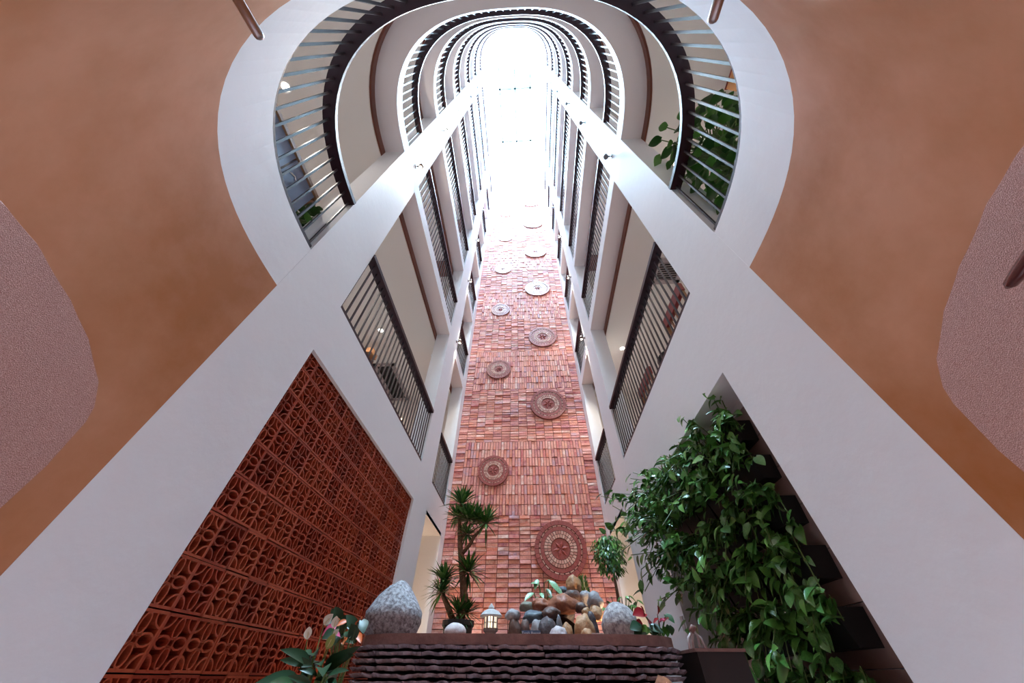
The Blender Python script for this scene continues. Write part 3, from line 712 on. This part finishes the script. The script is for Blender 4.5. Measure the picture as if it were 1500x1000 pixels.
# small conical conifer
base = U(*spot(856, 868, 2.45)); tz = U(*spot(856, 842, 2.45)).z; h = tz - base.z + .06; base.z -= .06
base.z = ZT * S + HC; h = tz - base.z
t = thing('dwarf_conifer', base, 'small upright dark green conifer at the top of the rock pile', 'plant')
MB().tube([base, base + Vector((0, 0, h * .9))], .01, 6).build('trunk', M['bark'], t); mb = MB()
for q in range(420):
    f = random.random(); a = random.uniform(0, 2 * PI); r = (.03 + .05 * math.sin(PI * min(1, f * .85 + .12))) * 1.0; p = base + Vector((math.cos(a) * r * .7, math.sin(a) * r * .7, h * (.35 + .6 * f)))
    leaflet(mb, p, Vector((math.cos(a) * .5, math.sin(a) * .5, 1)), Vector((math.cos(a), math.sin(a), .1)), .055, .014)
mb.build('foliage', M['yucca'], t, kind='stuff')
# pale variegated plant in the rock pile
base = U(*spot(797, 884, 2.4)); base.z = ZT * S + HC + .15
t = thing('variegated_plant', base, 'plant with pale green leaves growing out of the rock pile', 'plant')
PALE = leaf_mesh('leaf', M['paleleaf'], .42, False, .15, .2); mb = MB()
for tx, ty, ex, ey in [(788, 848, 784, 858), (797, 854, 803, 848), (804, 850, 818, 862), (810, 857, 822, 868), (782, 868, 771, 874), (791, 868, 795, 872), (800, 862, 806, 868), (790, 856, 781, 852), (803, 872, 812, 878), (786, 874, 790, 880)]:
    a, b = U(*spot(tx, ty, 2.38)), U(*spot(ex, ey, 2.34)); mb.tube([base, (base + a) / 2 + Vector((0, -.02, .03)), a], .005, 5, False)
    put_leaf(PALE, a, b - a, Vector((0, -.6, .8)), max(.07, (b - a).length * 1.25), t)
mb.build('stem', M['stem'], t)
# tufts at pond left
base = U(*spot(762, 922, 1.8)); base.z = ZT * S + HC
t = thing('grass_tuft', base, 'tiny bright green tuft at the left foot of the rocks', 'plant'); mb = MB()
for q in range(14):
    d = Vector((random.uniform(-.6, .6), random.uniform(-.5, .5), 1)); leaflet(mb, base + rv(.012) * 1, d, Vector((0, -1, .2)), .07, .012)
mb.build('blades', M['yucca'], t, kind='stuff')

# red anthuriums at the right end of the slate wall
base = U(*spot(965, 925, 1.62)); base.z = ZT * S + HC
t = thing('anthurium', base, 'dark red flowering anthurium on the right end of the slate wall', 'plant')
HEART = [leaf_mesh('leaf', M['lily'], .85, True, .1, .2), leaf_mesh('leaf', M['bigleaf'], .8, True, .15, .25)]
RED = leaf_mesh('flower', M['redflower'], .75, True, .2, .1); PINK = leaf_mesh('flower', M['pinkflower'], .7, True, .3, .1); mb = MB()
for i, (x, y, ex, ey, me) in enumerate([(943, 899, 940, 889, RED), (944, 898, 930, 899, RED), (963, 899, 964, 889, RED), (941, 915, 934, 909, RED), (951, 912, 950, 906, PINK), (958, 913, 963, 906, RED), (966, 912, 972, 907, PINK), (972, 911, 978, 905, RED),
       (975, 900, 986, 908, HEART[0]), (980, 916, 984, 926, HEART[0]), (974, 918, 978, 928, HEART[1]), (960, 918, 958, 927, HEART[0]), (948, 918, 944, 926, HEART[1]), (938, 916, 926, 918, HEART[0]), (952, 918, 968, 922, HEART[0]), (944, 920, 932, 924, HEART[0]), (966, 920, 972, 928, HEART[1])]):
    a, b = U(*spot(x, y, 1.6)), U(*spot(ex, ey, 1.58)); mb.tube([base + Vector((random.uniform(-.05, .05), 0, 0)), (base + a) / 2, a], .003, 4, False)
    put_leaf(me, a, b - a, Vector((.2, -.8, .6)), max(.04, (b - a).length * 1.2), t, 'flower' if me in (RED, PINK) else 'leaf')
mb.build('stem', M['stem'], t)

# peace lily by the screen
LY = 1.25; base = U(*spot(455, 1000, LY)); base.z = HC - .32
t = thing('peace_lily', base, 'peace lily with white flowers and dark leaves left of the slate wall', 'plant')
MB().lathe([(.12, -.30), (.16, 0), (.165, .02), (.13, .02)], base, 16).build('pot', M['terracotta'], t)
LL = leaf_mesh('leaf', M['lily'], .25, False, .18, .35, 8); SP = leaf_mesh('flower', M['spathe'], .72, False, .35, -.1, 8); GS = leaf_mesh('flower', M['gspathe'], .66, False, .12, .0, 8); mb = MB()
for x, y, ex, ey in [(455, 975, 436, 947), (452, 965, 450, 940), (458, 975, 420, 962), (470, 985, 478, 955), (474, 980, 500, 960), (450, 985, 460, 972), (445, 990, 462, 970), (440, 1000, 405, 985), (430, 1005, 415, 985), (478, 985, 490, 972), (480, 990, 500, 975),
                     (462, 975, 468, 950), (470, 975, 465, 958), (455, 1000, 432, 990), (425, 1010, 395, 990), (470, 1000, 488, 990), (480, 1000, 462, 985), (465, 990, 445, 975), (473, 985, 484, 962), (440, 1005, 408, 1000), (460, 960, 458, 942)]:
    a, b = U(*spot(x, y, LY + random.uniform(-.08, .1))), U(*spot(ex, ey, LY + random.uniform(-.12, .08))); d = b - a
    mb.tube([base, (base + a) / 2 + Vector((0, 0, .03)), a], .005, 5, False)
    put_leaf(LL, a, d, Vector((.3, -.8, .5)) + rv(.4), d.length * 1.15, t)
for x, y, ex, ey, me, YY_ in [(450, 937, 453, 920, SP, 1.28), (474, 915, 487, 901, SP, 1.36), (489, 920, 493, 904, SP, 1.36), (488, 931, 496, 922, SP, 1.3), (478, 951, 489, 930, GS, 1.26)]:
    a, b = U(*spot(x, y, YY_)), U(*spot(ex, ey, YY_)); mb.tube([base, (base * .4 + a * .6) + Vector((0, 0, .02)), a], .0028, 5, False)
    fl = put_leaf(me, a, b - a, Vector((.25, -.95, .1)), (b - a).length * 1.15, t, 'flower', label='white spathe flower' if me is SP else 'green spathe flower')
    q = MB().tube([(.15, 0, .03), (.6, 0, .05)], .035, 6).data('spadix', M['spadix']); c = bpy.data.objects.new('spadix', q); C.objects.link(c); c.parent = fl
mb.build('stem', M['stem'], t)
# orange and pink bedding plant behind it
base = U(*spot(505, 960, 1.45)); base.z = HC - .30
t = thing('bromeliad', base, 'orange and pink flowering plant tucked between screen and boulder', 'plant')
OB = leaf_mesh('flower', M['orangebract'], .5, False, .2, .2); PK = leaf_mesh('flower', M['pinkflower'], .7, True, .2, .1); mb = MB()
MB().lathe([(.11, -.28), (.15, 0), (.13, 0)], base, 14).build('pot', M['terracotta'], t)
for i in range(34):
    x, y = random.uniform(486, 530), random.uniform(905, 935); me = OB if i % 5 == 0 else (PK if i in (1, 2) else HEART[0])
    if i == 1: x, y = 498, 932
    a = U(*spot(x, y, random.uniform(1.42, 1.6))); d = Vector((random.uniform(-.6, .6), -.4, random.uniform(-.5, .7))); mb.tube([base, (base + a) / 2 + Vector((0, 0, .04)), a], .0018, 4, False)
    put_leaf(me, a, d, Vector((.3, -.8, .5)) + rv(.3), random.uniform(.05, .085), t, 'flower' if me is not HEART[0] else 'leaf')
mb.build('stem', M['stem'], t)

# dark trough and driftwood at the right of the slate wall
t = thing('planter_trough', U(.6, 1.5, ZF), 'dark wooden trough standing right of the slate wall', 'planter')
mb = MB(); ub(mb, .515, 1.44, ZF, .66, 1.66, .066); mb.build('trough_body', M['pot'], t)
mb = MB(); ub(mb, .51, 1.435, .066, .665, 1.665, .074); mb.build('trough_rim', M['cap'], t)
c = U(*spot(1021, 948, 1.5)); c.z = .074 * S + HC
t = thing('driftwood', c, 'pale crossed driftwood sticks on the dark trough', 'ornament')
for a, b in (((-.05, -.01, 0), (.0, .0, .085)), ((-.02, .01, 0), (.005, .0, .08)), ((.05, 0, 0), (.005, 0, .085)), ((.025, .015, 0), (.015, 0, .09))):
    mid = (Vector(a) + Vector(b)) / 2 + Vector((a[0] * .25, 0, .01)); MB().tube([c + Vector(a), c + mid, c + Vector(b)], [.008, .007, .006], 7).build('stick', M['whitestone'], t, smooth=True)
MB().tube([c + Vector((-.01, 0, .08)), c + Vector((.01, 0, .10)), c + Vector((.03, 0, .098))], [.016, .018, .01], 8).build('dark_knot', M['cap'], t, smooth=True)
c = U(*spot(1014, 912, 2.48)); c.x = XR * S
t = MB().box((c.x - .014, c.y + .03, c.z - .06), (c.x + .004, c.y + .10, c.z + .06)).build('switch_plate', M['whitestone'], label='small white switch plate on the wall beside the plant recess', cat='switch')
# round black pot low at the near end of the plant wall
c = U(*spot(1268, 990, 1.30)); c.z -= .1
t = thing('round_planter', c, 'round black planter bowl low at the near end of the plant wall', 'planter')
MB().lathe([(.07, -.12), (.11, 0), (.115, .05), (.105, .05), (.10, .02)], c, 20).build('bowl', M['black'], t)
MB().box((c.x, c.y - .01, c.z - .02), (XR * S + .27, c.y + .01, c.z)).build('bracket', M['black'], t)

# ------------------------------------------------------------------ rods and handrail on the curved wall near the lens
for tip, dr, lb in (((-.462, -.016, .8), (-.22, -1, 0), 'grey steel rod jutting from the curved wall at upper left'), ((.346, .003, .8), (.06, -1, 0), 'grey steel rod jutting from the curved wall at upper right')):
    a = U(*tip); b = U(tip[0] + dr[0] * .1, tip[1] + dr[1] * .1, tip[2]); d = (a - b).normalized()
    t = thing('steel_rod', b, lb, 'rod'); MB().tube([b, a - d * .012, a - d * .004, a], [.016, .016, .013, .005], 12).build('rod_shaft', M['steel'], t, smooth=True)
    MB().tube([b - d * .004, b + d * .006], .034, 14).build('flange', M['steel'], t)
pts = [arc(math.radians(a), -.035) for a in (21.8, 22.3, 24, 28, 34, 42, 50)]
t = thing('wall_handrail', U(*arc(math.radians(32)), .46), 'dark maroon handrail with rounded end on the pink pebble wall', 'handrail')
mb = MB().tube([U(x, y, .452) for i, (x, y) in enumerate(pts)], [.005, .014, .018, .018, .018, .018, .018], 12); mb.build('rail_tube', M['maroonrail'], t, smooth=True)
for a in (36, 48):
    p, q = arc(math.radians(a), -.035), arc(math.radians(a), 0); MB().tube([U(*p, .45), U(*q, .44)], .01, 8).build('bracket', M['steel'], t)

# ------------------------------------------------------------------ galleries: furniture, fittings, plants
ZL = FLOORS[0]
t = thing('settee', U(-1.17, .35, ZL), 'wooden settee with slate blue back panels behind the curved railing', 'settee')
x0 = -1.15
mb = MB(); ub(mb, x0 - .03, .20, ZL + .23, x0, .405, ZL + .45); mb.build('back_panel', M['slateblue'], t)
mb = MB(); ub(mb, x0 - .03, .415, ZL + .23, x0, .60, ZL + .45); mb.build('back_panel', M['slateblue'], t)
mb = MB(); ub(mb, x0 - .036, .10, ZL + .23, x0 - .001, .193, ZL + .45); mb.build('back_panel', M['slateblue'], t)
mb = MB(); ub(mb, x0 - .04, .08, ZL + .45, x0 + .012, .63, ZL + .475); mb.build('top_rail', M['wood'], t)
mb = MB(); ub(mb, x0 - .04, .08, ZL + .20, x0 + .008, .63, ZL + .23); mb.build('lower_rail', M['pot'], t)
mb = MB(); ub(mb, x0 - .36, .08, ZL + .17, x0 - .03, .62, ZL + .24); mb.build('seat', M['slateblue'], t)
for yq in (.09, .61):
    for xq in (x0 - .34, x0 - .015):
        MB().tube([U(xq, yq, ZL), U(xq, yq, ZL + .23)], .025, 8).build('leg', M['wood'], t)
    MB().tube([U(x0 - .01, yq, ZL + .44), U(x0 - .1, yq + .02, ZL + .40), U(x0 - .25, yq + .03, ZL + .36), U(x0 - .34, yq + .02, ZL + .33), U(x0 - .34, yq, ZL + .2)], .024, 8).build('arm', M['wood'], t, smooth=True)
MB().tube([U(x0 + .006, .43, ZL + .33), U(x0 + .02, .46, ZL + .335), U(x0 + .006, .49, ZL + .34)], .012, 6).build('pull_tag', M['chrome'], t)
def big_plant(name, x, y, z, h, spread, n, lsize, label, pot=True, low=.15, nstem=6):
    b = U(x, y, z); t = thing(name, b, label, 'plant'); mb = MB()
    MB().lathe([(.15, 0), (.19, .30), (.20, .34), (.17, .34)], b, 18).build('pot', M['terracotta'], t); MB().lathe([(.165, .30), (.0, .32)], b, 12).build('soil', M['soil'], t)
    me = [leaf_mesh('leaf', M['bigleaf'], .78, True, .1, .25), leaf_mesh('leaf', M['bigleaf'], .7, True, .18, .15)]
    st = [b + Vector((random.uniform(-.08, .08), random.uniform(-.08, .08), .31)) for _ in range(nstem)]
    for k in range(n):
        f = low + (1 - low) * (k + .5) / n; a = k * 2.4; r = spread * (.5 + .5 * random.random()) * S * (1 - .35 * abs(f - .5))
        p = b + Vector((math.cos(a) * r, math.sin(a) * r, h * S * f)); s0 = st[k % nstem]; mid = Vector((s0.x * .7 + p.x * .3, s0.y * .7 + p.y * .3, p.z * .85 + s0.z * .15))
        mb.tube([s0, mid, p], .006, 5, False); put_leaf(me[k % 2], p, Vector((math.cos(a), math.sin(a), -.55)) + rv(.3), Vector((math.cos(a) * .5, math.sin(a) * .5, .8)), lsize * random.uniform(.75, 1.2), t)
    mb.build('stem', M['stem'], t); return t
big_plant('potted_plant', -1.29, .70, ZL, .54, .10, 26, .22, 'low broad leaved green plant beside the settee on the lowest gallery', low=.7)
big_plant('potted_plant', 1.13, .54, ZL, 1.08, .24, 170, .17, 'tall bushy green plant behind the right curved railing', low=.22, nstem=9)
# orange paper lantern hung from the ceiling
ZCE = FLOORS[1] - TH[1] - .10
t = thing('paper_lantern', U(1.58, .30, 2.86), 'square orange paper lantern hanging over the right curved gallery', 'lantern')
mb = MB(); ub(mb, 1.52, .24, 2.84, 1.64, .36, 2.98); mb.build('shade', M['orangepaper'], t)
MB().tube([U(1.58, .30, 2.98), U(1.58, .30, ZCE)], .006, 6).build('cord', M['black'], t)
mb = MB(); ub(mb, 1.515, .235, 2.975, 1.645, .365, 2.985); mb.build('top_frame', M['redwood'], t)
# chairs and round table on the right
def chair(yc, label):
    t = thing('armchair', U(1.18, yc, ZL), label, 'chair'); xb = 1.09
    mb = MB(); ub(mb, xb, yc - .19, ZL + .47, xb + .03, yc + .19, ZL + .55); mb.build('top_rail', M['redwood'], t)
    mb = MB(); ub(mb, xb + .02, yc - .18, ZL + .21, xb + .32, yc + .18, ZL + .25); mb.build('seat', M['redwood'], t)
    for q in (-.17, .17):
        for xx, hh in ((xb + .015, .48), (xb + .30, .36)):
            MB().bar(U(xx, yc + q, ZL), U(xx, yc + q, ZL + hh), .045, .045).build('leg', M['wood'], t)
        MB().bar(U(xb, yc + q, ZL + .36), U(xb + .33, yc + q, ZL + .36), .06, .035).build('arm', M['wood'], t)
    for q in (-.09, 0, .09): MB().bar(U(xb + .015, yc + q, ZL + .24), U(xb + .015, yc + q, ZL + .48), .03, .015).build('back_slat', M['wood'], t)
chair(1.52, 'red backed wooden armchair nearest the front column, right lowest gallery'); chair(2.40, 'red backed wooden armchair further along the right lowest gallery')
t = thing('round_table', U(1.22, 1.96, ZL), 'round black topped table between the two red backed chairs', 'table')
MB().lathe([(.25, 0), (.26, .015), (.26, .03)], U(1.22, 1.96, ZL + .40), 28).build('table_top', M['black'], t); MB().tube([U(1.22, 1.96, ZL), U(1.22, 1.96, ZL + .4)], .03, 10).build('pedestal', M['wood'], t); MB().lathe([(.17, 0), (.16, .02), (.04, .04)], U(1.22, 1.96, ZL), 18).build('foot', M['wood'], t)
# ceiling grilles
def grille(x0, x1, y0, y1, label, dark):
    t = thing('ceiling_grille', U((x0 + x1) / 2, (y0 + y1) / 2, ZCE - .01), label, 'vent'); fr = .05
    mb = MB(); ub(mb, x0, y0, ZCE - .018, x1, y0 + fr, ZCE); ub(mb, x0, y1 - fr, ZCE - .018, x1, y1, ZCE); ub(mb, x0, y0, ZCE - .018, x0 + fr, y1, ZCE); ub(mb, x1 - fr, y0, ZCE - .018, x1, y1, ZCE)
    mb.build('frame', M['duct'], t); mb = MB(); ub(mb, x0 + fr, y0 + fr, ZCE - .004, x1 - fr, y1 - fr, ZCE - .001); mb.build('backing', M['black'], t)
    n = 8
    for k in range(n):
        y = y0 + fr + (y1 - y0 - 2 * fr) * (k + .5) / n; MB().bar(U(x0 + fr, y, ZCE - .010), U(x1 - fr, y, ZCE - .010), .012, .006).build('slat', M['black'] if dark else M['duct'], t)
grille(-2.17, -1.86, 3.28, 4.14, 'mauve framed black ceiling grille over the left lowest gallery', True)
grille(1.42, 1.74, 1.78, 2.10, 'striped grey ceiling grille over the right lowest gallery', False)
t = thing('wooden_pendant', U(-2.02, 2.95, 2.86), 'brown wooden box pendant hanging over the left lowest gallery', 'lamp')
mb = MB(); ub(mb, -2.10, 2.84, 2.88, -1.96, 3.0, 2.96); mb.build('lamp_box', M['wood'], t); mb = MB(); ub(mb, -2.05, 2.97, 2.82, -2.0, 3.03, 2.89); mb.build('lamp_drop', M['wood'], t)
MB().tube([U(-2.03, 2.92, 2.96), U(-2.03, 2.92, ZCE)], .012, 6).build('rod', M['black'], t)
t = thing('wall_sconce', U(-1.93, 4.17, 2.72), 'small glowing sconce on the end wall of the left lowest gallery', 'lamp')
MB().lathe([(.03, 0), (.05, .14), (.045, .14)], U(-1.93, 4.15, 2.66), 12).build('shade', M['lampglow'], t); mb = MB(); ub(mb, -1.95, 4.16, 2.66, -1.91, 4.188, 2.74); mb.build('plate', M['wood'], t)
def downlight(x, y, zc, lit, label, e=55, group=None):
    e *= 1.0
    t = thing('ceiling_light', U(x, y, zc), label, 'ceiling light', group); c = U(x, y, zc)
    MB().lathe([(.075, -.006), (.078, 0)], c, 20).build('trim_ring', M['white'], t); MB().lathe([(.05, -.010), (.05, -.005)], c, 16).build('lens', M['bulb'] if lit else M['duct'], t)
    if lit: lamp('lamp_light', 'SPOT', c - Vector((0, 0, .03)), e, (1, .93, .84), t, .04, 165, (0, 0, -1), .5)
downlight(-1.84, 2.66, ZCE, 1, 'bright round ceiling light over the left lowest gallery')
downlight(-1.26, 3.16, ZCE, 0, 'unlit round ceiling fitting by the left rear column, lowest gallery')
downlight(1.31, 3.12, ZCE, 1, 'bright round ceiling light near the right rear column, lowest gallery')
downlight(1.34, .90, ZCE, 1, 'bright round ceiling light above the tall plant, right lowest gallery')
downlight(-1.75, .2, ZCE, 1, 'added round fill light over the settee, left lowest gallery')  # added lamp, lightens the cream interior of the gallery
downlight(-.06, -.9, ZCE, 1, 'added round fill light over the rounded end, lowest gallery')  # also an added lamp, fills the gallery behind the lens
for k in (1, 2, 3, 4):
    zc = FLOORS[k + 1] - TH[k + 1] - .10
    for x, y, wh in ((-1.75, .2, 'left front'), (1.62, .2, 'right front'), (-1.75, 2.0, 'left side'), (1.62, 2.0, 'right side'), (-.06, -.9, 'rounded end')):
        downlight(x, y, zc, 1, 'added round fill light over the %s of the %s floor gallery' % (wh, ORD[k]), 38)  # lamps added to brighten the upper gallery interiors and soffits

# ------------------------------------------------------------------ garden uplights at the foot of the brick wall
def uplight(x, y, z, aim, e, label, deg=110, col=(1, .66, .38)):
    c = U(x, y, z); t = thing('garden_uplight', c, label, 'lamp'); d = Vector(aim).normalized()
    MB().tube([c, c + Vector((0, 0, .05))], .012, 8).build('stake', M['black'], t); MB().tube([c + Vector((0, 0, .05)), c + Vector((0, 0, .05)) + d * .07], [.025, .032], 12).build('lamp_head', M['black'], t)
    MB().tube([c + Vector((0, 0, .05)) + d * .0705, c + Vector((0, 0, .05)) + d * .073], .028, 12).build('lens', M['bulb'], t)
    lamp('lamp_beam', 'SPOT', c + Vector((0, 0, .05)) + d * .09, e, col, t, .03, deg, aim, .7)
uplight(-.62, 3.8, .06, (.05, .45, 1), 20, 'garden uplight at the left foot of the brick wall')
uplight(.58, 3.80, .06, (.12, .45, 1), 22, 'garden uplight at the right foot of the brick wall')
uplight(-1.25, 3.6, ZF, (0, 0, 1), 60, 'floor uplight in the left doorway niche')
uplight(1.12, 3.6, ZF, (0, 0, 1), 60, 'floor uplight in the right doorway niche')
uplight(-.88, 1.95, ZF, (-.35, .1, 1), 16, 'garden uplight between the screen and the tall boulder')
uplight(.43, 2.15, ZT, (-.6, .3, .8), 10, 'small uplight beside the rock pile')
